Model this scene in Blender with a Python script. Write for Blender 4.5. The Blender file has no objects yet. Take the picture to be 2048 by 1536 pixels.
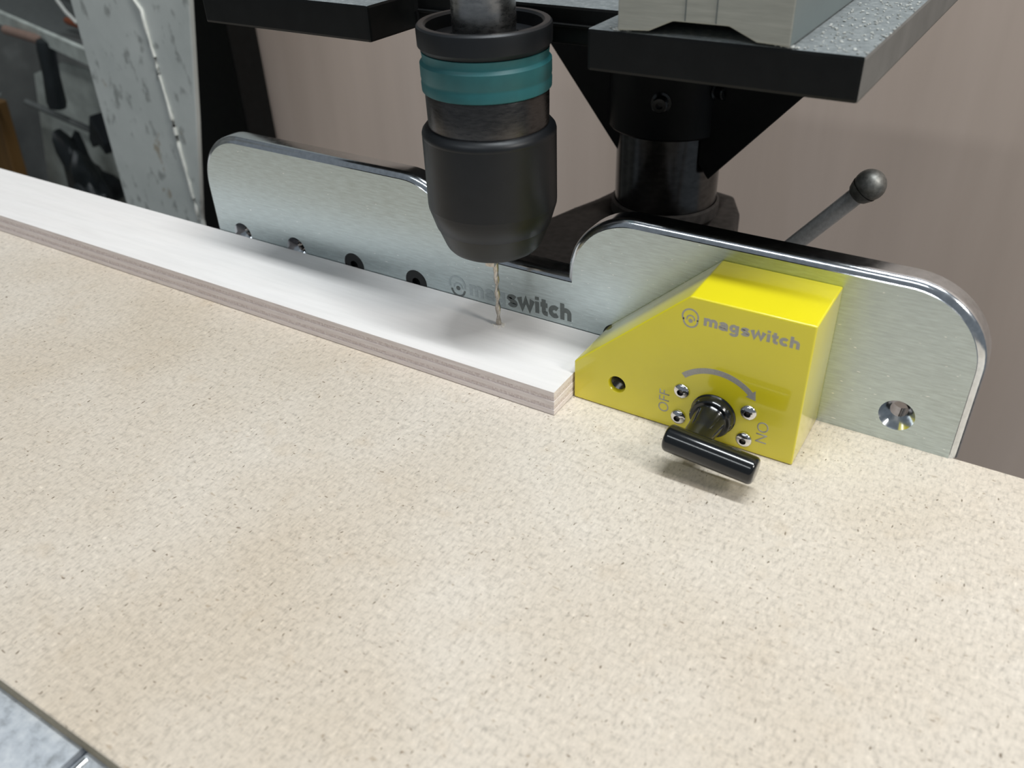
import bpy, bmesh, math, random
from mathutils import Vector, Matrix
random.seed(7)
PI = math.pi
S = bpy.context.scene
COL = S.collection

# ------------------------------------------------------------------ camera, world, light, exposure
cam_d = bpy.data.cameras.new('camera')
cam = bpy.data.objects.new('camera', cam_d); COL.objects.link(cam)
cam.location = (0.13249695, -0.27727128, 0.19886498)
cam.rotation_euler = (math.radians(55.49937521), math.radians(1.96664568), math.radians(31.81508148))
cam_d.sensor_width = 36.0
cam_d.lens = 1743.8368 * 36.0 / 2048.0
cam_d.clip_start = 0.005; cam_d.clip_end = 50
cam_d.dof.use_dof = True
cam_d.dof.focus_distance = 0.345
cam_d.dof.aperture_fstop = 15
S.camera = cam

S.view_settings.view_transform = 'Standard'
S.view_settings.look = 'None'
S.view_settings.gamma = 1
S.view_settings.use_curve_mapping = False
S.view_settings.exposure = 0.0

W_ = bpy.data.worlds.new('workshop_air'); S.world = W_
W_.use_nodes = True
bg = W_.node_tree.nodes['Background']
bg.inputs[0].default_value = (0.80, 0.90, 1.0, 1); bg.inputs[1].default_value = 0.19

def area(name, loc, target, sx, sy, power, color):
    d = bpy.data.lights.new(name, 'AREA'); d.shape = 'RECTANGLE'; d.size = sx; d.size_y = sy
    d.energy = power; d.color = color
    o = bpy.data.objects.new(name, d); COL.objects.link(o); o.location = loc
    v = Vector(target) - Vector(loc)
    o.rotation_euler = v.to_track_quat('-Z', 'Y').to_euler()
    return o
# ceiling batten, added camera-side fill and a lamp to the right of the machine
area('batten_or_fill_light', (0.40, -0.02, 1.95), (0.40, -0.02, 0), 1.3, 0.12, 35, (0.93, 0.98, 1.0))
area('batten_or_fill_light', (-0.30, -1.65, 1.95), (-0.30, -1.65, 0), 1.6, 0.16, 13, (0.93, 0.98, 1.0))  # added fill from the camera side, lifts back panel and machine frame
area('workshop_lamp', (1.35, -0.20, 1.10), (0, 0, 0), 0.26, 0.26, 10, (1.0, 0.97, 0.92))

# ------------------------------------------------------------------ materials
def new_mat(name):
    m = bpy.data.materials.new(name); m.use_nodes = True
    nt = m.node_tree; b = nt.nodes['Principled BSDF']
    return m, nt, b
def N(nt, t, **kw):
    n = nt.nodes.new(t)
    for k, v in kw.items(): setattr(n, k, v)
    return n
def coords(nt, scale=(1, 1, 1), rot=(0, 0, 0)):
    tc = N(nt, 'ShaderNodeTexCoord'); mp = N(nt, 'ShaderNodeMapping')
    mp.inputs['Scale'].default_value = scale; mp.inputs['Rotation'].default_value = rot
    nt.links.new(tc.outputs['Object'], mp.inputs['Vector']); return mp.outputs[0]
def noise(nt, vec, scale, detail=4, rough=0.55):
    n = N(nt, 'ShaderNodeTexNoise'); n.inputs['Scale'].default_value = scale
    n.inputs['Detail'].default_value = detail; n.inputs['Roughness'].default_value = rough
    nt.links.new(vec, n.inputs['Vector']); return n.outputs['Fac']
def ramp(nt, fac, stops):
    r = N(nt, 'ShaderNodeValToRGB'); e = r.color_ramp.elements
    while len(e) < len(stops): e.new(0.5)
    for i, (p, c) in enumerate(stops):
        e[i].position = p; e[i].color = (*c, 1) if len(c) == 3 else c
    nt.links.new(fac, r.inputs[0]); return r.outputs[0]
def mix(nt, fac, a, b, mode='MIX'):
    n = N(nt, 'ShaderNodeMix', data_type='RGBA', blend_type=mode)
    for s, v in ((n.inputs[0], fac), (n.inputs[6], a), (n.inputs[7], b)):
        if isinstance(v, (int, float)): s.default_value = v
        elif isinstance(v, tuple): s.default_value = (*v, 1) if len(v) == 3 else v
        else: nt.links.new(v, s)
    return n.outputs[2]
def bump(nt, b, h, strength=0.2, dist=0.0005):
    n = N(nt, 'ShaderNodeBump'); n.inputs['Strength'].default_value = strength; n.inputs['Distance'].default_value = dist
    nt.links.new(h, n.inputs['Height']); nt.links.new(n.outputs[0], b.inputs['Normal'])
G3 = lambda v: (v, v, v)

def simple(name, col, rough=0.5, metal=0.0, coat=0.0, spec=0.5, var=0.12, nscale=120, bmp=0.0, bd=0.0003):
    m, nt, b = new_mat(name)
    v = coords(nt); f = noise(nt, v, nscale, 6)
    c = ramp(nt, f, [(0.3, tuple(x * (1 - var) for x in col)), (0.7, tuple(min(1, x * (1 + var)) for x in col))])
    nt.links.new(c, b.inputs['Base Color'])
    b.inputs['Roughness'].default_value = rough; b.inputs['Metallic'].default_value = metal
    b.inputs['Coat Weight'].default_value = coat; b.inputs['Coat Roughness'].default_value = 0.08
    b.inputs['Specular IOR Level'].default_value = spec
    if bmp: bump(nt, b, f, bmp, bd)
    return m

def mat_mdf():
    m, nt, b = new_mat('mdf')
    v = coords(nt)
    c = ramp(nt, noise(nt, v, 7, 4), [(0.36, (0.560, 0.480, 0.385)), (0.64, (0.645, 0.582, 0.505))])
    # pressed fibres: three directions of fine stretched flecks, light and dark
    for k, (sc, rz, lo, hi) in enumerate((((1000, 330, 600), 0.5, 0.78, 1.13), ((950, 380, 600), -0.6, 0.80, 1.13), ((300, 800, 600), 0.1, 0.82, 1.11), ((420, 420, 400), 0.0, 0.87, 1.10))):
        f = noise(nt, coords(nt, sc, (0, 0, rz)), 1.0, 3, 0.55)
        c = mix(nt, 1.0, c, ramp(nt, f, [(0.28, G3(lo)), (0.46, G3(1.0)), (0.58, G3(1.0)), (0.74, G3(hi))]), 'MULTIPLY')
    for sc, rz, t0, t1, a, col in (((900, 330, 500), 0.75, 0.725, 0.755, 0.85, (0.13, 0.095, 0.06)), ((340, 800, 500), -0.35, 0.735, 0.765, 0.8, (0.17, 0.12, 0.08)),
                                   ((520, 560, 500), 0.2, 0.70, 0.75, 0.5, (0.28, 0.21, 0.14)), ((230, 620, 300), 0.9, 0.72, 0.76, 0.5, (0.33, 0.25, 0.17))):
        f = noise(nt, coords(nt, sc, (0, 0, rz)), 1.0, 1.5, 0.4)
        c = mix(nt, ramp(nt, f, [(t0, G3(0)), (t1, G3(a))]), c, col)
    c = mix(nt, ramp(nt, noise(nt, v, 60, 3), [(0.60, G3(0)), (0.78, G3(0.30))]), c, (0.50, 0.39, 0.27))
    nt.links.new(c, b.inputs['Base Color'])
    b.inputs['Roughness'].default_value = 0.5
    bump(nt, b, noise(nt, v, 900, 4), 0.04, 0.0001)
    return m
def mat_wood(name, c1, c2, c3, sc, rough=0.55, bmp=0.05):
    m, nt, b = new_mat(name)
    v = coords(nt, sc)
    f = noise(nt, v, 1.0, 7, 0.6)
    c = ramp(nt, f, [(0.30, c1), (0.52, c2), (0.72, c3)])
    v2 = coords(nt, tuple(s * 3.5 for s in sc))
    c = mix(nt, 0.55, c, ramp(nt, noise(nt, v2, 1.0, 4), [(0.3, G3(0.92)), (0.6, G3(1.02))]), 'MULTIPLY')
    nt.links.new(c, b.inputs['Base Color']); b.inputs['Roughness'].default_value = rough
    bump(nt, b, f, bmp, 0.0003)
    return m
def mat_brushed(name, col, rough, sc, var=0.12, scratch=False):
    m, nt, b = new_mat(name)
    f = noise(nt, coords(nt, sc), 1.0, 5, 0.6)
    c = ramp(nt, f, [(0.3, tuple(x * (1 - var) for x in col)), (0.7, tuple(min(1, x * (1 + var)) for x in col))])
    if scratch:
        g = noise(nt, coords(nt, (420, 900, 1500)), 1.0, 1.5, 0.4)
        c = mix(nt, ramp(nt, g, [(0.725, G3(0)), (0.76, G3(0.8))]), c, (1.0, 1.0, 1.0))
    nt.links.new(c, b.inputs['Base Color']); b.inputs['Metallic'].default_value = 1
    r = N(nt, 'ShaderNodeMapRange'); r.inputs[1].default_value = 0.25; r.inputs[2].default_value = 0.75
    r.inputs[3].default_value = rough * 0.8; r.inputs[4].default_value = rough * 1.25
    nt.links.new(f, r.inputs[0]); nt.links.new(r.outputs[0], b.inputs['Roughness'])
    bump(nt, b, f, 0.10, 0.00008)
    return m

M = {}
M['mdf'] = mat_mdf()
M['mdf_edge'] = simple('mdf_edge', (0.30, 0.25, 0.17), 0.8, var=0.15, nscale=900)
M['ply_face'] = mat_wood('birch_face', (0.79, 0.755, 0.735), (0.80, 0.77, 0.75), (0.815, 0.785, 0.77), (9, 120, 200), 0.5, 0.0)
M['ply_end'] = mat_wood('birch_end_grain', (0.60, 0.51, 0.49), (0.76, 0.67, 0.65), (0.92, 0.86, 0.84), (1300, 1300, 1100), 0.8, 0.5)
M['ply_long'] = mat_wood('birch_long_grain', (0.74, 0.66, 0.64), (0.84, 0.76, 0.74), (0.92, 0.86, 0.84), (90, 700, 1500), 0.7, 0.2)
M['panel'] = mat_wood('plywood_panel', (0.61, 0.49, 0.41), (0.67, 0.545, 0.465), (0.73, 0.60, 0.52), (9, 5, 0.9), 0.6, 0.02)
M['steel'] = mat_brushed('brushed_steel', (0.505, 0.575, 0.585), 0.33, (150, 900, 1300), 0.16, True)
M['polish'] = mat_brushed('polished_steel_edge', (0.72, 0.75, 0.78), 0.16, (500, 500, 500), 0.10)
M['chrome'] = simple('chrome', (0.78, 0.78, 0.80), 0.10, 1.0, var=0.04)
M['yellow'] = simple('yellow_paint', (0.82, 0.71, 0.016), 0.30, 0.0, coat=1.0, var=0.02, nscale=60)
M['black_gloss'] = simple('glossy_black_plastic', (0.006, 0.007, 0.008), 0.16, coat=0.3, var=0.1)
M['black_screw'] = simple('black_oxide', (0.012, 0.013, 0.014), 0.35, 0.3, var=0.2)
M['print_grey'] = simple('engraved_grey', (0.43, 0.42, 0.40), 0.45, 0.3, var=0.12, nscale=1500)
M['print_dark'] = simple('etched_dark_grey', (0.17, 0.19, 0.19), 0.5, 0.6, var=0.1, nscale=800)
M['print_faint'] = simple('glare_faded_etching', (0.42, 0.48, 0.50), 0.34, 1.0, var=0.1, nscale=800)  # paler print: glare on the fence put into the colour
M['chuck'] = simple('chuck_black', (0.011, 0.0125, 0.015), 0.42, 0.25, var=0.10, nscale=200)
M['nose'] = simple('chuck_nose_black', (0.018, 0.019, 0.018), 0.40, 0.35, var=0.1, nscale=200)
M['gunmetal'] = mat_brushed('gunmetal_collar', (0.105, 0.10, 0.098), 0.30, (300, 300, 1400), 0.2)
M['teal'] = simple('teal_band', (0.016, 0.115, 0.125), 0.45, var=0.10, nscale=150)
M['spindle'] = mat_brushed('spindle_steel', (0.42, 0.41, 0.40), 0.28, (300, 300, 900), 0.15)
M['bit'] = mat_brushed('drill_bit_steel', (0.50, 0.46, 0.41), 0.30, (900, 900, 900), 0.2)
M['black_steel'] = simple('black_painted_steel', (0.0045, 0.005, 0.005), 0.42, var=0.3, nscale=150, spec=0.25)
M['column'] = mat_brushed('column_steel', (0.10, 0.10, 0.10), 0.20, (200, 200, 400), 0.25)
M['cast'] = simple('dark_cast_iron', (0.040, 0.036, 0.034), 0.62, 0.1, var=0.4, nscale=260, bmp=0.3)
M['lever'] = simple('lever_steel', (0.50, 0.50, 0.50), 0.30, 0.30, var=0.15, nscale=700)
M['ball'] = simple('ball_steel', (0.25, 0.25, 0.235), 0.5, 0.9, var=0.25, nscale=600, bmp=0.25)
M['block'] = mat_wood('pale_block', (0.33, 0.33, 0.29), (0.38, 0.38, 0.335), (0.43, 0.43, 0.38), (60, 200, 700), 0.5, 0.05)
M['block_side'] = simple('blue_grey_side', (0.17, 0.205, 0.205), 0.4, var=0.08, nscale=40)
M['black_bag'] = simple('black_plastic', (0.012, 0.016, 0.018), 0.45, var=0.4, nscale=40)
M['rail'] = simple('rail_grey_paint', (0.62, 0.66, 0.61), 0.55, var=0.25, nscale=30)
M['chip'] = simple('grey_wood_chip', (0.42, 0.43, 0.41), 0.8, var=0.3, nscale=900)
M['side_grey'] = simple('grey_plate_side', (0.16, 0.155, 0.145), 0.7, var=0.12, nscale=60)  # lighter grey, only for the right side face of the fork plate
M['rod'] = simple('grey_rod', (0.17, 0.18, 0.175), 0.5, 0.3)
M['amber'] = mat_wood('amber_board', (0.10, 0.05, 0.012), (0.15, 0.075, 0.018), (0.19, 0.10, 0.03), (30, 30, 4), 0.6)
M['orange'] = simple('orange_plastic', (0.28, 0.075, 0.03), 0.5)
M['pink_dowel'] = simple('pinkish_dowel', (0.30, 0.20, 0.16), 0.6)
M['crumb'] = simple('wood_crumb', (0.80, 0.76, 0.70), 0.8, var=0.15, nscale=2000)
M['floor'] = simple('concrete', (0.12, 0.115, 0.11), 0.8, var=0.3, nscale=20)
M['weld'] = simple('pale_weld', (0.82, 0.82, 0.76), 0.6, var=0.1, nscale=300)

def mat_dusty():
    m, nt, b = new_mat('dusty_black_steel')
    v = coords(nt); f = noise(nt, v, 420, 8, 0.7)
    c = ramp(nt, f, [(0.30, (0.14, 0.155, 0.16)), (0.5, (0.18, 0.20, 0.205)), (0.72, (0.29, 0.31, 0.31))])
    nt.links.new(c, b.inputs['Base Color']); b.inputs['Roughness'].default_value = 0.85
    bump(nt, b, f, 0.35, 0.0008); return m
M['dust'] = mat_dusty()
def mat_iron_table():
    m, nt, b = new_mat('worn_table_steel')
    v = coords(nt); f = noise(nt, v, 190, 8, 0.65)
    c = ramp(nt, f, [(0.30, (0.38, 0.40, 0.42)), (0.48, (0.68, 0.72, 0.77)), (0.70, (0.90, 0.93, 0.96))])
    nt.links.new(c, b.inputs['Base Color']); b.inputs['Metallic'].default_value = 0.55
    b.inputs['Roughness'].default_value = 0.38; bump(nt, b, f, 0.2, 0.0004); return m
M['iron'] = mat_iron_table()
def mat_grey_casing():
    m, nt, b = new_mat('grey_machine_paint')
    v = coords(nt)
    c = ramp(nt, noise(nt, v, 14, 5), [(0.3, (0.58, 0.61, 0.58)), (0.7, (0.72, 0.745, 0.71))])
    s = noise(nt, coords(nt, (90, 60, 55)), 1.0, 3, 0.5)
    c = mix(nt, ramp(nt, s, [(0.58, G3(0)), (0.68, G3(0.65))]), c, (0.24, 0.25, 0.235))
    s2 = noise(nt, coords(nt, (38, 30, 24)), 1.0, 4, 0.6)
    c = mix(nt, ramp(nt, s2, [(0.64, G3(0)), (0.70, G3(0.6))]), c, (0.30, 0.21, 0.10))
    nt.links.new(c, b.inputs['Base Color']); b.inputs['Roughness'].default_value = 0.55
    bump(nt, b, s, 0.2, 0.001); return m
M['casing'] = mat_grey_casing()
def mat_backwall():
    m, nt, b = new_mat('grimy_wall_paint')
    v = coords(nt)
    c = ramp(nt, noise(nt, v, 5, 5), [(0.34, (0.08, 0.082, 0.077)), (0.52, (0.14, 0.142, 0.132)), (0.68, (0.32, 0.325, 0.305))])
    nt.links.new(c, b.inputs['Base Color']); b.inputs['Roughness'].default_value = 0.7; return m
M['backwall'] = mat_backwall()

# ------------------------------------------------------------------ helpers
def link(name, bm, mat, parent=None, smooth=None):
    me = bpy.data.meshes.new(name)
    bmesh.ops.recalc_face_normals(bm, faces=bm.faces[:])
    bm.to_mesh(me); bm.free()
    for mm in (mat if isinstance(mat, (list, tuple)) else [mat]): me.materials.append(M[mm])
    if smooth is not None:
        for p in me.polygons: p.use_smooth = True
        me.set_sharp_from_angle(angle=math.radians(smooth))
    o = bpy.data.objects.new(name, me); COL.objects.link(o)
    if parent:
        o.parent = parent
        o.matrix_parent_inverse = Matrix.Translation(-Vector(parent.location))
    return o
def tag(o, label, cat, group=None):
    o['label'] = label; o['category'] = cat
    if group: o['group'] = group
    return o
def thing(name, label, cat, loc):
    o = bpy.data.objects.new(name, None); COL.objects.link(o); o.location = loc
    o.empty_display_size = 0.01
    return tag(o, label, cat)
def struct(o): o['kind'] = 'structure'; return o
def bev(bm, w, seg=2, edges=None):
    if w: bmesh.ops.bevel(bm, geom=edges if edges is not None else bm.edges[:], offset=w, segments=seg, profile=0.6, affect='EDGES', clamp_overlap=True)
    return bm
def box(a, b, w=0.0, seg=2, bm=None):
    t = bmesh.new()
    r = bmesh.ops.create_cube(t, size=1)
    for v in t.verts:
        v.co = Vector([(a[i] + b[i]) / 2 + v.co[i] * (b[i] - a[i]) for i in range(3)])
    bev(t, w, seg)
    return merge(bm, t)
def merge(bm, t):
    if bm is None: return t
    me = bpy.data.meshes.new('tmp'); t.to_mesh(me); t.free(); bm.from_mesh(me); bpy.data.meshes.remove(me); return bm
def prism(poly, c0, c1, plane='xz', w=0.0, seg=2, bm=None):
    """extrude a 2D outline between two values of the third axis"""
    t = bmesh.new()
    def P(p, c): return (p[0], c, p[1]) if plane == 'xz' else ((p[0], p[1], c) if plane == 'xy' else (c, p[0], p[1]))
    A = [t.verts.new(P(p, c0)) for p in poly]; B = [t.verts.new(P(p, c1)) for p in poly]
    n = len(poly)
    t.faces.new(A); t.faces.new(B[::-1])
    for i in range(n): t.faces.new((A[i], B[i], B[(i + 1) % n], A[(i + 1) % n]))
    bmesh.ops.recalc_face_normals(t, faces=t.faces[:])
    bev(t, w, seg)
    return merge(bm, t)
def lathe(prof, origin=(0, 0, 0), axis='z', seg=72, bm=None):
    """prof: list of (radius, height)"""
    t = bmesh.new(); rings = []
    for r, h in prof:
        if r < 1e-7: rings.append([t.verts.new((0, 0, h))])
        else: rings.append([t.verts.new((r * math.cos(2 * PI * k / seg), r * math.sin(2 * PI * k / seg), h)) for k in range(seg)])
    for a, b in zip(rings, rings[1:]):
        if len(a) == 1 and len(b) == 1: continue
        for k in range(seg):
            k2 = (k + 1) % seg
            if len(a) == 1: t.faces.new((a[0], b[k], b[k2]))
            elif len(b) == 1: t.faces.new((a[k], b[0], a[k2]))
            else: t.faces.new((a[k], b[k], b[k2], a[k2]))
    if axis == 'y': t.transform(Matrix.Rotation(PI / 2, 4, 'X'))      # height runs towards -y
    elif axis == 'x': t.transform(Matrix.Rotation(PI / 2, 4, 'Y'))
    t.transform(Matrix.Translation(Vector(origin)))
    return merge(bm, t)
def rod(p0, p1, prof, seg=32, bm=None):
    """lathe laid along p0->p1; prof = (radius, distance from p0)"""
    t = lathe(prof, seg=seg)
    d = Vector(p1) - Vector(p0)
    t.transform(Matrix.Translation(Vector(p0)) @ d.to_track_quat('Z', 'Y').to_matrix().to_4x4())
    return merge(bm, t)
def tube(pts, r, seg=8, bm=None):
    t = bmesh.new(); rings = []
    pts = [Vector(p) for p in pts]
    for i, p in enumerate(pts):
        d = (pts[min(i + 1, len(pts) - 1)] - pts[max(i - 1, 0)]).normalized()
        q = d.to_track_quat('Z', 'Y'); rr = r[i] if isinstance(r, (list, tuple)) else r
        rings.append([t.verts.new(p + q @ Vector((rr * math.cos(2 * PI * k / seg), rr * math.sin(2 * PI * k / seg), 0))) for k in range(seg)])
    for a, b in zip(rings, rings[1:]):
        for k in range(seg): t.faces.new((a[k], a[(k + 1) % seg], b[(k + 1) % seg], b[k]))
    t.faces.new(rings[0][::-1]); t.faces.new(rings[-1])
    return merge(bm, t)
def cut(o, bms):
    """subtract the given shapes from a mesh object for good"""
    tmp = []
    for b in bms:
        me = bpy.data.meshes.new('cutter'); bmesh.ops.recalc_face_normals(b, faces=b.faces[:]); b.to_mesh(me); b.free()
        c = bpy.data.objects.new('cutter', me); COL.objects.link(c); tmp.append(c)
        md = o.modifiers.new('cut', 'BOOLEAN'); md.operation = 'DIFFERENCE'; md.solver = 'EXACT'; md.object = c
    bpy.context.view_layer.update()
    dg = bpy.context.evaluated_depsgraph_get()
    me = bpy.data.meshes.new_from_object(o.evaluated_get(dg))
    o.modifiers.clear(); old = o.data; o.data = me; bpy.data.meshes.remove(old)
    for c in tmp:
        md = c.data; bpy.data.objects.remove(c); bpy.data.meshes.remove(md)
def resmooth(o, ang):
    for p in o.data.polygons: p.use_smooth = True
    o.data.set_sharp_from_angle(angle=math.radians(ang))
def arc(cx, cz, r, a0, a1, n=16):
    return [(cx + r * math.cos(math.radians(a0 + (a1 - a0) * k / n)), cz + r * math.sin(math.radians(a0 + (a1 - a0) * k / n))) for k in range(n + 1)]
def band(cx, cz, ri, ro, a0, a1, y, th, n=20, sx=1.0, bm=None):
    o_ = [(cx + (x - cx) * sx, z) for x, z in arc(cx, cz, ro, a0, a1, n)]
    i_ = [(cx + (x - cx) * sx, z) for x, z in arc(cx, cz, ri, a1, a0, n)]
    return prism(o_ + i_, y - th, y, 'xz', bm=bm)
def text_bm(body, x0, z0, w, h, y, th=0.00006, offset=0.02, rot=0.0, ref=None, shear=0.0):
    """lettering standing in the xz plane, facing -y; (x0,z0) lower-left of the word before turning, w x h its size"""
    cu = bpy.data.curves.new('tmp_text', 'FONT'); cu.body = body; cu.size = 1; cu.offset = offset; cu.resolution_u = 4
    cu.shear = shear
    ob = bpy.data.objects.new('tmp_text', cu); COL.objects.link(ob)
    bpy.context.view_layer.update()
    dg = bpy.context.evaluated_depsgraph_get()
    me = bpy.data.meshes.new_from_object(ob.evaluated_get(dg))
    bpy.data.objects.remove(ob); bpy.data.curves.remove(cu)
    xs = [v.co.x for v in me.vertices]; ys = [v.co.y for v in me.vertices]
    mnx, mxx = min(xs), max(xs)
    if ref: mny, mxy = ref
    else: mny, mxy = min(ys), max(ys)
    t = bmesh.new(); t.from_mesh(me); bpy.data.meshes.remove(me)
    c, s = math.cos(rot), math.sin(rot)
    for v in t.verts:
        a = (v.co.x - mnx) / (mxx - mnx) * w; b = (v.co.y - mny) / (mxy - mny) * h
        v.co = Vector((x0 + a * c - b * s, y - th, z0 + a * s + b * c))
    r = bmesh.ops.extrude_face_region(t, geom=t.faces[:])
    for v in [g for g in r['geom'] if isinstance(g, bmesh.types.BMVert)]: v.co.y += th
    return t

def _arc(cx, cz, rx, rz, a0, a1, n=12):
    return [(cx + rx * math.cos(math.radians(a0 + (a1 - a0) * k / n)), cz + rz * math.sin(math.radians(a0 + (a1 - a0) * k / n))) for k in range(n + 1)]
GLYPH = {   # heavy lower-case letters: advance width and centre lines, x-height 1
 'm': (1.72, [[(0.16, 0), (0.16, 1)], [(0.16, 0.5)] + _arc(0.47, 0.60, 0.31, 0.26, 180, 0) + [(0.78, 0)], [(0.78, 0.5)] + _arc(1.09, 0.60, 0.31, 0.26, 180, 0) + [(1.40, 0)]]),
 'a': (1.22, [_arc(0.50, 0.62, 0.36, 0.24, 165, 0) + [(0.86, 0)], _arc(0.47, 0.30, 0.33, 0.18, 0, 360)]),
 'g': (1.26, [_arc(0.48, 0.55, 0.34, 0.33, 0, 360), [(0.86, 1), (0.86, 0.0)] + _arc(0.50, -0.02, 0.36, 0.26, 0, -160)]),
 's': (1.12, [_arc(0.50, 0.69, 0.33, 0.18, 25, 180) + _arc(0.50, 0.31, 0.34, 0.18, 90, -165)]),
 'w': (1.74, [[(0.12, 1), (0.42, 0.10), (0.78, 0.92), (1.14, 0.10), (1.44, 1)]]),
 'i': (0.50, [[(0.18, 0), (0.18, 1)], [(0.18, 1.14), (0.18, 1.42)]]),
 't': (0.86, [[(0.34, 1.34), (0.34, 0.30)] + _arc(0.54, 0.30, 0.20, 0.16, 180, 270) + [(0.72, 0.14)], [(0.02, 0.86), (0.72, 0.86)]]),
 'c': (1.14, [_arc(0.54, 0.50, 0.38, 0.35, 42, 318, 18)]),
 'h': (1.12, [[(0.16, 0), (0.16, 1.4)], [(0.16, 0.5)] + _arc(0.50, 0.58, 0.34, 0.28, 180, 0) + [(0.84, 0)]]),
}
def heavy_text(word, x0, z0, w, xh, y, th=0.00005, rot=0.0, stroke=0.31, full=None):
    """bold wide lettering in the xz plane facing -y; w = width of the whole word `full` (or of word)"""
    adv = lambda s_: sum(GLYPH[c][0] for c in s_)
    sx = w / adv(full or word); t = bmesh.new(); pen = 0.0
    c_, s_ = math.cos(rot), math.sin(rot); lay = 0
    for ch in word:
        a_w, lines = GLYPH[ch]
        for pl in lines:
            n = len(pl); Lp = []; Rp = []
            for i in range(n):
                p0 = Vector(pl[max(i - 1, 0)]); p1 = Vector(pl[i]); p2 = Vector(pl[min(i + 1, n - 1)])
                if pl[0] == pl[-1] or math.dist(pl[0], pl[-1]) < 1e-6:
                    if i == 0: p0 = Vector(pl[-2])
                    if i == n - 1: p2 = Vector(pl[1])
                e1 = (p1 - p0); e2 = (p2 - p1)
                e1 = e1.normalized() if e1.length > 1e-9 else e2.normalized(); e2 = e2.normalized() if e2.length > 1e-9 else e1
                n1 = Vector((-e1.y, e1.x)); n2 = Vector((-e2.y, e2.x)); v = (n1 + n2) / max(1 + n1.dot(n2), 0.55) * stroke / 2 * (1.3 if ch == 'w' else 1.0)
                Lp.append(p1 + v); Rp.append(p1 - v)
            lay += 1; yy = y - th - (lay % 2) * 0.000004
            def P(q):
                a = (pen + q.x) * sx; b = q.y * xh
                return (x0 + a * c_ - b * s_, yy, z0 + a * s_ + b * c_)
            A = [t.verts.new(P(q)) for q in Lp]; B = [t.verts.new(P(q)) for q in Rp]
            for i in range(n - 1): t.faces.new((A[i], A[i + 1], B[i + 1], B[i]))
        pen += a_w
    r = bmesh.ops.extrude_face_region(t, geom=t.faces[:])
    for v in [g for g in r['geom'] if isinstance(g, bmesh.types.BMVert)]: v.co.y = y
    return t

# ------------------------------------------------------------------ setting
wb = struct(link('wall_back', box((-0.587, 0.34, -0.95), (0.95, 0.358, 0.9), 0.0015), 'panel'))
wb['label'] = 'pale pinkish plywood panel behind the drill press'
struct(link('wall_left', box((-1.62, -0.9, -0.95), (-1.55, 1.4, 1.2)), 'backwall'))
struct(link('floor', box((-1.7, -1.8, -1.0), (1.8, 1.4, -0.95)), 'floor'))

# ------------------------------------------------------------------ iron table and mdf board
T_MDF = 0.0066
tb = thing('drill_press_table', 'worn bare steel machine table showing below the front edge of the fibreboard', 'table', (-0.05, -0.15, -T_MDF - 0.026))
slab = link('table_top', box((-0.26, -0.335, -T_MDF - 0.024), (0.17, -0.012, -T_MDF), 0.0025, 2), 'iron', tb)
cut(slab, [box((-0.0412, -0.34, -T_MDF - 0.012), (-0.0387, -0.10, 0.01))])
slip = bmesh.new()
tube([(-0.0370, -0.333, -T_MDF - 0.0004), (-0.0372, -0.28, -T_MDF - 0.0004), (-0.0372, -0.2275, -T_MDF - 0.0004)], 0.0012, 10, slip)
link('slot_lip', slip, 'polish', tb, 60)
for x in (-0.2, -0.05, 0.1):
    link('rib', box((x - 0.006, -0.30, -T_MDF - 0.055), (x + 0.006, -0.03, -T_MDF - 0.023), 0.002, 1), 'cast', tb)

mdf = link('fibreboard_sheet', box((-0.47, -0.226, -T_MDF), (0.42, 0.0012, 0.0), 0.0004, 1), ['mdf', 'mdf_edge'])
for p in mdf.data.polygons:
    if abs(p.normal.z) < 0.5: p.material_index = 1
tag(mdf, 'large speckled beige fibreboard sheet covering the machine table', 'board')

# ------------------------------------------------------------------ plywood strip made of plies
TS = 0.0107; SD = 0.0452
strip = thing('plywood_strip', 'long whitish birch plywood strip lying against the steel fence', 'plywood', (-0.2, -0.022, 0.0002))
zs = [0.0002, 0.0024, 0.0042, 0.0064, 0.0083, 0.0100, TS]
ins = [0.0, 0.00025, 0.0, 0.0003, 0.00008, 0.0]
for k in range(6):
    e = ins[k]
    nm = 'ply_layer'
    a = (-0.62, -SD + e, zs[k]); b = (-0.0006 - e * 0.6, -0.0003, zs[k + 1])
    face_m = 'ply_face' if k == 5 else ('ply_end' if k % 2 else 'ply_long')
    o = link(nm, box(a, b, 0.00006, 1), face_m if k < 5 else ['ply_face', 'ply_long'], strip)
    if k == 5:
        for p in o.data.polygons:
            if abs(p.normal.z) < 0.5: p.material_index = 1

# ------------------------------------------------------------------ steel fence
H = 0.0635; XL, XR = -0.2315, 0.1345; TH = 0.010; RC = 0.0285; NZ = 0.0345
out = [(XR, 0.0)]
out += arc(XR - RC, H - RC, RC, 0, 90, 18)
out += arc(0.0085, H - 0.029, 0.029, 90, 180, 18)
out += [(x, NZ) for x in (-0.0205, -0.04, -0.06, -0.0725)]
out += arc(-0.1015, H - 0.029, 0.029, 0, 90, 18)
out += arc(XL + RC, H - RC, RC, 90, 180, 18)
out += [(XL, 0.0)]
clean = [out[0]]
for q in out[1:]:
    if math.dist(q, clean[-1]) > 1e-5: clean.append(q)
out = clean
def inset(poly, d):
    n = len(poly); res = []
    for i in range(n):
        p0, p1, p2 = Vector(poly[i - 1]), Vector(poly[i]), Vector(poly[(i + 1) % n])
        e1 = (p1 - p0).normalized(); e2 = (p2 - p1).normalized()
        n1 = Vector((-e1.y, e1.x)); n2 = Vector((-e2.y, e2.x))
        k = 1 + n1.dot(n2); v = (n1 + n2) / max(k, 0.4)
        res.append((p1.x + v.x * d, max(0.0, p1.y + v.y * d) if p1.y > 1e-6 else 0.0))
    return res
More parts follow.
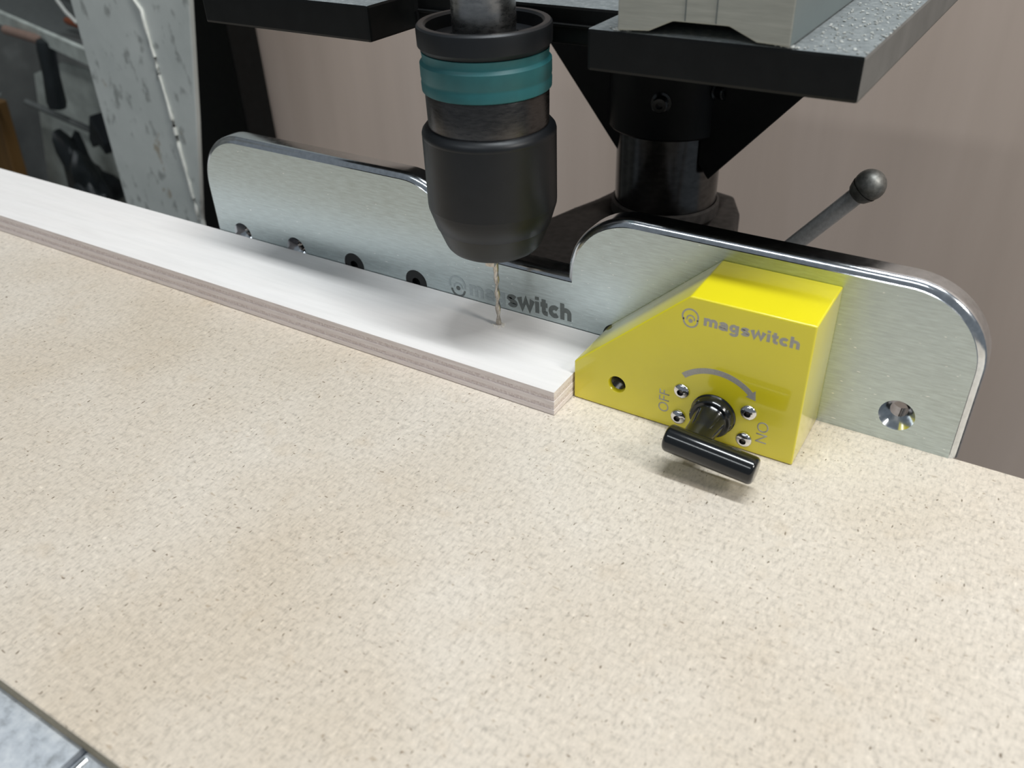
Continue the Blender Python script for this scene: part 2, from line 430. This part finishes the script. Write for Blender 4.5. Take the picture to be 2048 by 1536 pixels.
fence = thing('fence_plate', 'brushed steel fence plate with notched top edge and rounded corners', 'fence', (-0.05, 0.005, 0.0))
fb = bmesh.new(); rings = []
prof = [(0.0029, 0.0), (0.0027, 0.00035), (0.0019, 0.00065), (0.0011, 0.0011), (0.0005, 0.0018), (0.0001, 0.0026), (0.0, 0.0034), (0.0, TH - 0.0006), (0.0006, TH)]
for d, y in prof:
    rings.append([fb.verts.new((x, y, z)) for x, z in inset(out, d)])
n = len(out)
for a, b in zip(rings, rings[1:]):
    for k in range(n):
        fb.faces.new((a[k], a[(k + 1) % n], b[(k + 1) % n], b[k]))
fb.faces.new(rings[0]); fb.faces.new(rings[-1][::-1])
bmesh.ops.recalc_face_normals(fb, faces=fb.faces[:])
plate = link('plate', fb, ['steel', 'polish'], fence)
for p in plate.data.polygons:
    if abs(p.normal.y) < 0.985: p.material_index = 1
HZ = 0.0116
hole_x = [-0.2112, -0.1738, -0.1362, -0.0990, 0.0030, 0.1121]
cs = []
for x in hole_x:
    cs.append(lathe([(0, 0.001), (0.0067, 0.001), (0.0061, 0.0), (0.0031, -0.0042), (0.0031, -0.012), (0, -0.012)], (x, 0, HZ), 'y', 40))
cut(plate, cs)
if 'polish' in [m.name for m in plate.data.materials] or True:
    pol = [i for i, m in enumerate(plate.data.materials) if m == M['polish']]
    stl = [i for i, m in enumerate(plate.data.materials) if m == M['steel']]
    for p in plate.data.polygons:
        c = p.center
        inhole = any((c.x - x) ** 2 + (c.z - HZ) ** 2 < 0.0062 ** 2 for x in hole_x) and c.y > 0.0001 and c.y < TH - 0.0001
        if inhole and pol: p.material_index = pol[0]
resmooth(plate, 28)
for x in hole_x[2:5]:
    sb = lathe([(0, -0.0035), (0.0033, -0.0035), (0.0059, -0.0002), (0.0057, 0.00005), (0.0022, 0.00005), (0.0020, -0.0018), (0, -0.0021)], (x, 0, HZ), 'y', 40)
    s_ = link('countersunk_screw', sb, 'black_screw', fence, 35)
    sk = lathe([(0.0019, 0.0), (0.0019, -0.0020), (0.0, -0.0021)], (x, 0.0, HZ), 'y', 6)
    link('hex_socket', sk, 'black_gloss', s_)
    s_.children[0].matrix_parent_inverse = Matrix()
ref = (0.0, 0.73)
link('lettering', heavy_text('switch', -0.0492, 0.0128, 0.0318, 0.0055, -0.00002, 0.00005, 0.012, 0.40), 'print_dark', fence)
link('glare_faded_lettering', heavy_text('mag', -0.0690, 0.0126, 0.0198, 0.0055, -0.00002, 0.00005, 0.012), 'print_faint', fence)  # letters toned close to the steel to paint in the glare
LX, LZ = -0.0752, 0.0150
lb = band(LX, LZ - 0.0008, 0.0030, 0.0040, 185, 355, -0.00002, 0.00005, bm=None)
lathe([(0, 0.00007), (0.0011, 0.00007), (0.0011, 0.00002)], (LX, 0, LZ - 0.0004), 'y', 16, lb)
link('emblem', lb, 'print_dark', fence)
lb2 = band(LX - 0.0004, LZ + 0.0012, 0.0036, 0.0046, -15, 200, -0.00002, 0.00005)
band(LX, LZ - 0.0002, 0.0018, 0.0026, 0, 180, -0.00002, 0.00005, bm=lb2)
link('glare_faded_emblem', lb2, 'print_faint', fence)  # upper arcs in the paler tone, glare painted in

# ------------------------------------------------------------------ yellow magnetic block
BW, BD, BH, B1, BXT = 0.086, 0.0304, 0.0562, 0.0166, 0.0438
yb = thing('magnetic_switch_block', 'glossy yellow wedge-shaped magnetic holding block bolted to the steel fence', 'magnet', (BW / 2, -BD / 2, 0.0))
poly = [(0, 0.0001), (BW, 0.0001), (BW, BH), (BXT, BH), (0, B1)]
body = link('body', prism(poly, -BD, -0.00015, 'xz', 0.0007, 3), 'yellow', yb)
cut(body, [lathe([(0, 0.001), (0.0042, 0.001), (0.0034, -0.0003), (0.0031, -0.0010), (0.0031, -0.017), (0, -0.017)], (0.0182, -BD, 0.0118), 'y', 40)])
resmooth(body, 40)
th_prof = []
for k in range(12):
    th_prof += [(0.0030, -0.0016 - k * 0.0012), (0.0024, -0.0022 - k * 0.0012)]
th_prof += [(0.0, -0.0160)]
link('threaded_insert', lathe(th_prof, (0.0182, -BD, 0.0118), 'y', 40), 'gunmetal', yb, 20)
KX, KZ = 0.0562, 0.0116
for (x, z) in ((0.0438, 0.0177), (0.0434, 0.0060), (0.0686, 0.0170), (0.0683, 0.0050)):
    pr_ = [(0.0030, 0.0), (0.0030, 0.0003)] + [(0.0030 * math.cos(a), 0.0003 + 0.0015 * math.sin(a)) for a in (0.3, 0.6, 0.9)] + [(0.00125, 0.00168), (0.00115, 0.0007), (0, 0.0005)]
    s_ = link('button_screw', lathe(pr_, (x, -BD, z), 'y', 36), 'chrome', yb, 35)
    s_['label'] = 'shiny button-head screw'
    sk = link('hex_socket', lathe([(0.00112, 0.00160), (0.00112, 0.0008), (0.0, 0.0008)], (x, -BD, z), 'y', 6), 'gunmetal', s_)
    sk.matrix_parent_inverse = Matrix()
tilt = math.radians(-4.5)
hd = thing  # (name kept for readability below)
HY = -0.0525; BR = 0.0049
c0 = Vector((0.0476, HY, 0.0134)); c1 = Vector((0.0796, HY, 0.0108))
L = (c1 - c0).length; rr = 0.0016
capn = 5
bp = [(0, 0)] + [(BR - rr + rr * math.sin(PI / 2 * k / capn), rr - rr * math.cos(PI / 2 * k / capn)) for k in range(capn + 1)]
bp += [(BR - rr + rr * math.cos(PI / 2 * k / capn), L - rr + rr * math.sin(PI / 2 * k / capn)) for k in range(capn + 1)] + [(0, L)]
handle = link('turn_handle', rod(c0, c1, bp, 40), 'black_gloss', yb, 50)
handle['label'] = 'glossy black crossbar handle'
sp_ = [(0.0, 0.0), (0.0083, 0.0), (0.0083, 0.0004), (0.0079, 0.0008), (0.0077, 0.0034), (0.0072, 0.0040), (0.0062, 0.0041), (0.0056, 0.0052), (0.0051, 0.012), (0.0049, 0.0215), (0, 0.0215)]
sh = link('shaft', lathe(sp_, (KX, -BD, KZ), 'y', 48), 'black_gloss', handle, 40)
sh.matrix_parent_inverse = Matrix()
YF = -BD - 0.00001
ab = band(KX, KZ, 0.0166, 0.0188, 134, 47, YF, 0.00005, 24)
a_ = math.radians(47); tip = math.radians(37)
prism([(KX + r * math.cos(t), KZ + r * math.sin(t)) for r, t in ((0.0155, a_), (0.0177, tip), (0.0201, a_))], YF - 0.00005, YF, 'xz', bm=ab)
link('turn_arrow', ab, 'print_grey', yb)
link('lettering', heavy_text('magswitch', 0.0493, 0.0464, 0.0326, 0.0030, YF, 0.00005, 0.0, 0.36), 'print_grey', yb)
link('off_marking', text_bm('OFF', 0.0393, 0.0062, 0.0096, 0.0040, YF, 0.00005, -0.006, math.radians(90)), 'print_grey', yb)
link('on_marking', text_bm('ON', 0.0722, 0.0145, 0.0088, 0.0040, YF, 0.00005, -0.006, math.radians(-90)), 'print_grey', yb)
EX, EZ = 0.0446, 0.0478
eb = band(EX - 0.0002, EZ + 0.0007, 0.0025, 0.0031, -25, 215, YF, 0.00005)
band(EX, EZ - 0.0008, 0.0022, 0.0028, 165, 375, YF, 0.00005, bm=eb)
band(EX, EZ - 0.0002, 0.0011, 0.0016, -20, 200, YF, 0.00005, bm=eb)
lathe([(0, 0.00006), (0.0008, 0.00006), (0.0008, 0.00001)], (EX, -BD, EZ - 0.0009), 'y', 14, eb)
link('emblem', eb, 'print_grey', yb)

# ------------------------------------------------------------------ drill chuck
AX, AY = -0.0455, -0.0131
ck = thing('drill_chuck', 'black keyless drill chuck with a teal band hanging above the plywood strip', 'drill chuck', (AX, AY, 0.0385))
O0 = (AX, AY, 0)
link('spindle', lathe([(0, 0.120), (0.0112, 0.120), (0.0112, 0.215), (0, 0.215)], O0, seg=64), 'spindle', ck, 40)
link('top_ring', lathe([(0.0150, 0.1240), (0.0224, 0.1240), (0.0237, 0.1256), (0.0238, 0.1311), (0.0236, 0.1319), (0.0230, 0.1325), (0.0221, 0.1327), (0.0211, 0.1325), (0.0204, 0.1317), (0.0203, 0.1275), (0.0150, 0.1268), (0.0150, 0.1240)], O0, seg=96), 'chuck', ck, 30)
tl = bmesh.new()
lathe([(0.0, 0.1102), (0.0230, 0.1102), (0.0233, 0.1105), (0.0234, 0.1132), (0.02325, 0.1137), (0.02325, 0.1147), (0.0234, 0.1152), (0.0234, 0.1198), (0.0225, 0.1209), (0.0224, 0.1216), (0.0227, 0.1238), (0, 0.1238)], O0, seg=96, bm=tl)
link('teal_band', tl, 'teal', ck, 30)
link('collar', lathe([(0, 0.0965), (0.0222, 0.0965), (0.0224, 0.1090), (0.0219, 0.1101), (0, 0.1101)], O0, seg=96), 'gunmetal', ck, 30)
sp2 = [(0, 0.0970), (0.0226, 0.0974), (0.0234, 0.0972), (0.0246, 0.0958), (0.0249, 0.0948)]
z = 0.0940
while z > 0.0672:
    sp2 += [(0.0249, z), (0.02475, z - 0.0004)]
    z -= 0.0008
sp2 += [(0.0248, 0.0664), (0.0224, 0.0585), (0.0221, 0.0583), (0, 0.0583)]
link('grip_sleeve', lathe(sp2, O0, seg=128), 'chuck', ck, 50)
link('nose', lathe([(0, 0.0588), (0.0222, 0.0586), (0.0194, 0.0512), (0.0188, 0.0500), (0.0178, 0.0488), (0.0162, 0.0478), (0.0140, 0.0471), (0.0120, 0.0469), (0.0068, 0.0468), (0.0062, 0.0480), (0, 0.0480)], O0, seg=96), 'nose', ck, 35)
for k in range(3):
    a = math.radians(38 + 120 * k)
    t = bmesh.new()
    prism([(0.0013, -0.0017), (0.0058, -0.0020), (0.0062, 0.0), (0.0058, 0.0020), (0.0013, 0.0017)], 0.0408, 0.0485, 'xy', 0.0005, 2, t)
    t.transform(Matrix.Translation((AX, AY, 0)) @ Matrix.Rotation(a, 4, 'Z'))
    link('jaw', t, 'bit', ck, 40)

# drill bit
t = bmesh.new(); rings = []; R0 = 0.00118; nseg = 20
zz = [0.0105 + k * 0.0003 for k in range(0, 113)]
for k, z in enumerate(zz):
    tw = (z - 0.0105) / 0.0105 * 2 * PI * 0.75
    fl = min(1, max(0, (0.0365 - z) / 0.003))
    tip = min(1.0, 0.25 + (z - 0.0105) / 0.0009)
    ring = []
    for j in range(nseg):
        a = 2 * PI * j / nseg
        g = abs(math.sin(a)) ** 1.5
        r = R0 * tip * (1 - fl * 0.50 * g)
        ring.append(t.verts.new((AX - 0.0001 + r * math.cos(a + tw), AY + r * math.sin(a + tw), z)))
    rings.append(ring)
for a, b in zip(rings, rings[1:]):
    for j in range(nseg): t.faces.new((a[j], a[(j + 1) % nseg], b[(j + 1) % nseg], b[j]))
t.faces.new(rings[0][::-1]); t.faces.new(rings[-1])
tag(link('drill_bit', t, 'bit', None, 45), 'thin steel twist drill bit biting into the plywood strip', 'drill bit')
t = bmesh.new()
for k in range(90):
    a = random.uniform(0, 2 * PI); r = random.gauss(0.0019, 0.00055); r = max(0.0012, r); s = random.uniform(0.00010, 0.00028)
    u = bmesh.new(); bmesh.ops.create_cube(u, size=s)
    u.transform(Matrix.Translation((AX + r * math.cos(a), AY + r * math.sin(a), TS + s * 0.45)) @ Matrix.Rotation(random.uniform(0, 3), 4, 'Z') @ Matrix.Rotation(random.uniform(0, 1), 4, 'X') @ Matrix.Diagonal((1.6, 1, 0.7, 1)))
    merge(t, u)
o = tag(link('wood_crumbs', t, 'crumb'), 'tiny pale wood crumbs around the drill tip', 'wood crumbs'); o['kind'] = 'stuff'

# ------------------------------------------------------------------ black fork plate on the column
CX, CY, CR = -0.0462, 0.163, 0.0283
PF, ZB, ZT = -0.015, 0.1205, 0.1338
fk = thing('fork_plate', 'thick black painted steel plate with a fork notch around the drill chuck', 'steel plate', (CX, 0.1, ZB))
poly = [(-0.1855, PF), (-0.0958, PF), (-0.0945, 0.0125), (-0.0045, 0.0125), (-0.0045, PF), (0.0822, PF), (0.0850, 0.205), (-0.1855, 0.205)]
pl = link('plate', prism(poly, ZB, ZT, 'xy', 0.0011, 2), ['black_steel', 'dust'], fk)
cut(pl, [lathe([(0, ZB - 0.02), (CR + 0.0004, ZB - 0.02), (CR + 0.0004, ZT + 0.02), (0, ZT + 0.02)], (CX, CY, 0), seg=64)])
di = [i for i, m in enumerate(pl.data.materials) if m == M['dust']]
for p in pl.data.polygons:
    if p.normal.z > 0.8 and di: p.material_index = di[0]
    elif p.normal.x > 0.9 and p.center.x > 0.08: p.material_index = len(pl.data.materials)
pl.data.materials.append(M['side_grey'])
link('notch_bar', box((-0.0930, 0.0109, 0.1268), (-0.0060, 0.0124, 0.1280), 0.0003, 1), 'black_steel', fk)
GY = 0.150
gr = [(-0.0165, 0.0242), (-0.0225, 0.032), (-0.0225, ZB), (0.0690, ZB)]
gl = [(-0.0600, 0.0205), (-0.1405, ZB), (-0.0520, ZB), (-0.0520, 0.030)]
link('gusset', prism(gr, GY - 0.0035, GY + 0.0025, 'xz', 0.0005, 1), 'black_steel', fk)
link('gusset', prism(gl, GY - 0.0035, GY + 0.0025, 'xz', 0.0005, 1), 'black_steel', fk)
link('collar', lathe([(CR + 0.0003, 0.046), (CR + 0.0042, 0.046), (CR + 0.0050, 0.047), (CR + 0.0050, ZB), (CR + 0.0003, ZB), (CR + 0.0003, 0.046)], (CX, CY, 0), seg=72), 'black_steel', fk, 35)
for (bx, bz) in ((-0.0385, 0.0660), (-0.0160, 0.0700)):
    dx = bx - CX; r = CR + 0.005; yy = CY - math.sqrt(max(0, r * r - dx * dx))
    n_ = Vector((dx, yy - CY, 0)).normalized(); p0 = Vector((bx, yy, bz)) - n_ * 0.001; p1 = p0 + n_ * 0.0065
    link('clamp_bolt', rod(p0, p1, [(0, 0), (0.0052, 0), (0.0052, 0.0015), (0.0040, 0.0018), (0.0040, 0.006), (0.0034, 0.0066), (0.0018, 0.0066), (0.0017, 0.004), (0, 0.004)], 24), 'black_gloss', fk, 35)

tag(link('press_column', lathe([(0, -0.94), (CR, -0.94), (CR, 0.60), (0, 0.60)], (CX, CY, 0), seg=96), 'column', None, 40),
    'dark polished round steel column rising behind the notched fence', 'column')

# pale notched block on the plate
nb = thing('notched_block', 'pale grey block with a trapezoid notch underneath, standing on the black plate', 'block', (0.035, 0.0, ZT))
z0 = ZT + 0.0004
poly = [(0.0065, z0), (0.0170, z0 + 0.0006), (0.0248, z0 + 0.0041), (0.0425, z0 + 0.0041), (0.0512, z0 + 0.0004), (0.0612, z0), (0.0612, z0 + 0.034), (0.0065, z0 + 0.034)]
nbb = link('body', prism(poly, PF - 0.0006, 0.085, 'xz', 0.0005, 2), ['block', 'block_side'], nb)
for p in nbb.data.polygons:
    if p.normal.x > 0.8: p.material_index = 1
g = bmesh.new()
for x in (0.0288, 0.0385): box((x - 0.00015, PF - 0.0008, z0 + 0.0045), (x + 0.00015, PF - 0.0002, z0 + 0.030), bm=g)
link('pencil_mark', g, 'print_dark', nb)
# sawdust on the plate
t = bmesh.new()
for k in range(420):
    if k < 300: x = random.uniform(0.062, 0.083); y = random.uniform(PF + 0.001, 0.09)
    elif k < 360: x = random.gauss(0.0065, 0.0015); y = PF + abs(random.gauss(0, 0.002)) + 0.0004
    else: x = random.gauss(0.0605, 0.0012); y = PF + abs(random.gauss(0, 0.001)) + 0.0004
    if k < 300 and x < 0.0635: continue
    s = random.uniform(0.00025, 0.0006)
    u = bmesh.new(); bmesh.ops.create_cube(u, size=s)
    u.transform(Matrix.Translation((x, y, ZT + s * 0.4)) @ Matrix.Rotation(random.uniform(0, 3), 4, 'Z') @ Matrix.Rotation(random.uniform(0, 1), 4, 'X') @ Matrix.Diagonal((1.5, 0.9, 0.6, 1)))
    merge(t, u)
o = tag(link('sawdust', t, 'chip'), 'grey sawdust scattered on top of the black plate', 'sawdust'); o['kind'] = 'stuff'

# ------------------------------------------------------------------ table bracket with clamping lever
br = thing('table_bracket', 'dark cast iron bracket clamped round the column base behind the fence', 'bracket', (CX, 0.11, -0.08))
poly = [(-0.0990, 0.020), (-0.1000, 0.060), (-0.0996, 0.0999), (-0.0975, 0.122), (-0.0925, 0.140), (-0.0870, 0.156), (-0.0835, 0.172), (-0.0760, 0.190), (-0.0600, 0.199), (-0.0312, 0.2005), (-0.0165, 0.1965), (-0.0055, 0.175), (-0.0013, 0.1547), (0.0000, 0.110), (0.0000, 0.020)]
bo = link('body', prism(poly, -0.075, -0.003, 'xy', 0.003, 3), 'cast', br, 40)
cut(bo, [lathe([(0, -0.1), (CR + 0.0004, -0.1), (CR + 0.0004, 0.05), (0, 0.05)], (CX, CY, 0), seg=64)])
link('clamp_ring', lathe([(CR + 0.0004, -0.006), (CR + 0.0022, -0.006), (CR + 0.0018, 0.0030), (CR + 0.0004, 0.0040), (CR + 0.0004, -0.006)], (CX, CY, 0), seg=72), 'cast', br, 35)
q0 = Vector((-0.003, 0.10, -0.0375)); q1 = Vector((0.0715, 0.10, 0.0538)); LL = (q1 - q0).length
lv = link('lever', rod(q0, q1, [(0, 0), (0.0039, 0), (0.0039, LL - 0.003), (0, LL - 0.003)], 36), 'lever', br, 40)
lv['label'] = 'steel clamping lever with a ball end'
rb_ = 0.0067
bpf = [(0, -rb_)] + [(rb_ * math.sin(PI * k / 20), -rb_ * math.cos(PI * k / 20)) for k in range(1, 20)] + [(0, rb_)]
bl = link('ball', rod(q1, q1 + (q1 - q0), bpf, 40), 'ball', lv, 60)
bl.matrix_parent_inverse = Matrix()
cr_ = link('ball_neck', rod(q1 - (q1 - q0).normalized() * 0.0075, q1, [(0.0041, 0), (0.0050, 0.0010), (0.0058, 0.0030), (0.0063, 0.0045)], 32), 'ball', lv, 60)
cr_.matrix_parent_inverse = Matrix()

# ------------------------------------------------------------------ neighbouring machine on the left
tag(link('steel_post', box((-0.66, 0.30, -0.95), (-0.541, 0.335, 0.7), 0.002), 'black_steel'), 'black steel post between grey machine frame and plywood panel', 'post')
mf = thing('machine_frame', 'grey painted machine frame with chips and a pale vertical weld line', 'machine', (-0.58, 0.26, -0.95))
poly = [(-0.660, -0.95), (-0.541, -0.95), (-0.541, -0.135), (-0.512, -0.035), (-0.4855, 0.066), (-0.432, 0.26), (-0.432, 0.5), (-0.640, 0.5), (-0.6445, 0.055), (-0.652, -0.132)]
link('casing', prism(poly, 0.22, 0.2255, 'xz', 0.001, 1), 'casing', mf)
pts = []
for k in range(40):
    f = k / 39.0
    x = -0.5535 + 0.012 * f + 0.0035 * f * (1 - f) * 2 + random.uniform(-0.0006, 0.0006); z = 0.16 - (0.16 + 0.135) * f
    if z > 0.0612: x = -0.5535 - (z - 0.0612) * 0.06
    pts.append((x, 0.2190, z))
link('weld_bead', tube(pts, [0.0012 + random.uniform(-0.0004, 0.0006) for _ in pts], 8), 'weld', mf, 60)

# ------------------------------------------------------------------ things further left
sh = thing('wall_rack', 'grey metal rack rail at the upper left behind the machine frame', 'rack', (-1.0, 0.40, -0.06))
a = Vector((-1.32, 0.487, -0.04)); b = Vector((-0.74, 0.322, -0.04))
d = (b - a).normalized(); nrm = Vector((-d.y, d.x, 0))
def along(name, p0, p1, w, h, mat, parent, off=(0, 0)):
    L = (p1 - p0).length
    t = box((0, off[0], off[1]), (L, off[0] + w, off[1] + h), 0.001, 1)
    dd = (p1 - p0).normalized()
    ang = math.atan2(dd.y, dd.x)
    t.transform(Matrix.Translation(p0) @ Matrix.Rotation(ang, 4, 'Z') @ Matrix.Rotation(-math.asin(dd.z), 4, 'Y'))
    return link(name, t, mat, parent)
along('front_rail', a, b, 0.006, 0.020, 'rail', sh, (0, -0.018))
along('shelf_plate', a, b, 0.10, 0.003, 'rod', sh, (0.006, -0.006))
along('back_rail', a, b, 0.006, 0.045, 'rod', sh, (0.10, -0.006))
tag(link('orange_stick', rod((-0.985, 0.425, -0.0305), (-0.900, 0.405, -0.0305), [(0, 0), (0.004, 0), (0.005, 0.01), (0.005, 0.07), (0, 0.085)], 16), 'orange', None, 40), 'short orange stick lying on the grey rack rail', 'stick')
hx0 = Vector((-0.9985, 0.395, -0.050)); hx1 = Vector((-1.013, 0.392, -0.136))
tag(link('hanging_handle', rod(hx0, hx1, [(0, 0), (0.010, 0), (0.0115, 0.01), (0.0105, 0.045), (0.0125, 0.08), (0.011, 0.0872), (0, 0.0872)], 24), 'black_bag', None, 40), 'black rubber tool handle hanging below the grey rack', 'handle')
tag(link('wooden_dowel', rod((-1.11, 0.412, -0.050), (-1.01, 0.40, -0.0525), [(0, 0), (0.006, 0), (0.006, 0.10), (0, 0.10)], 16), 'pink_dowel', None, 40), 'short pinkish wooden dowel beside the hanging black handle', 'dowel')
tag(link('bent_wire', tube([(-0.958, 0.40, 0.012), (-0.952, 0.40, 0.0), (-0.942, 0.40, -0.012), (-0.925, 0.40, -0.024)], 0.0022, 10), 'weld', None, 60), 'pale bent wire at the top of the grey rack', 'wire')
tag(link('grey_bar', rod((-1.12, 0.412, -0.148), (-0.945, 0.40, -0.166), [(0, 0), (0.0042, 0), (0.0042, 0.176), (0, 0.176)], 20), 'rod', None, 40), 'thin grey metal bar below the hanging black handle', 'bar')
hk = bmesh.new()
prism([(-0.953, -0.168), (-0.937, -0.135), (-0.922, -0.170), (-0.926, -0.186), (-0.936, -0.172), (-0.951, -0.180)], 0.385, 0.405, 'xz', 0.001, 1, hk)
tag(link('hook', hk, 'black_bag'), 'small black pointed hook at the end of the grey bar', 'hook')
amb = bmesh.new()
prism([(-1.40, -0.95), (-1.20, -0.95), (-1.185, -0.30), (-1.165, -0.15), (-1.205, -0.15), (-1.30, -0.30)], 0.39, 0.41, 'xz', 0.002, 1, amb)
tag(link('amber_board', amb, 'amber'), 'amber brown board leaning at the left edge', 'board')
# pale sheet behind the bar, black bags in front
ps = prism([(-1.24, -0.95), (-0.93, -0.95), (-0.93, -0.12), (-1.10, -0.105), (-1.18, -0.13), (-1.24, -0.30)], 0.47, 0.474, 'xz', 0.0008, 1)
tag(link('metal_sheet', ps, 'rail'), 'grey metal sheet standing behind the thin bar', 'sheet')
def bag(c, s, seed):
    t = bmesh.new(); bmesh.ops.create_icosphere(t, subdivisions=4, radius=1.0)
    rnd = random.Random(seed); dirs = [Vector((rnd.gauss(0, 1), rnd.gauss(0, 1), rnd.gauss(0, 1))).normalized() for _ in range(26)]
    for v in t.verts:
        n = v.co.normalized(); k = 0.72
        for dd in dirs: k += 0.34 * max(0, n.dot(dd)) ** 30 - 0.05 * max(0, n.dot(-dd)) ** 8
        v.co = Vector((n.x * k * s[0], n.y * k * s[1], n.z * k * s[2])) + Vector(c)
    return t
tag(link('plastic_bag', bag((-1.045, 0.42, -0.262), (0.045, 0.035, 0.085), 3), 'black_bag', None, 30), 'taller crumpled black plastic bag behind the plywood strip', 'bag')
tag(link('plastic_bag', bag((-0.925, 0.345, -0.262), (0.040, 0.03, 0.055), 9), 'black_bag', None, 30), 'smaller crumpled black bag against the grey machine frame', 'bag')
bt = lathe([(0, 0), (0.010, 0), (0.011, 0.004), (0.007, 0.006), (0.007, 0.03), (0, 0.03)], (-1.141, 0.38, -0.134), 'z', 6)
tag(link('steel_bolt', bt, 'chrome', None, 30), 'shiny steel bolt at the far left edge', 'bolt')
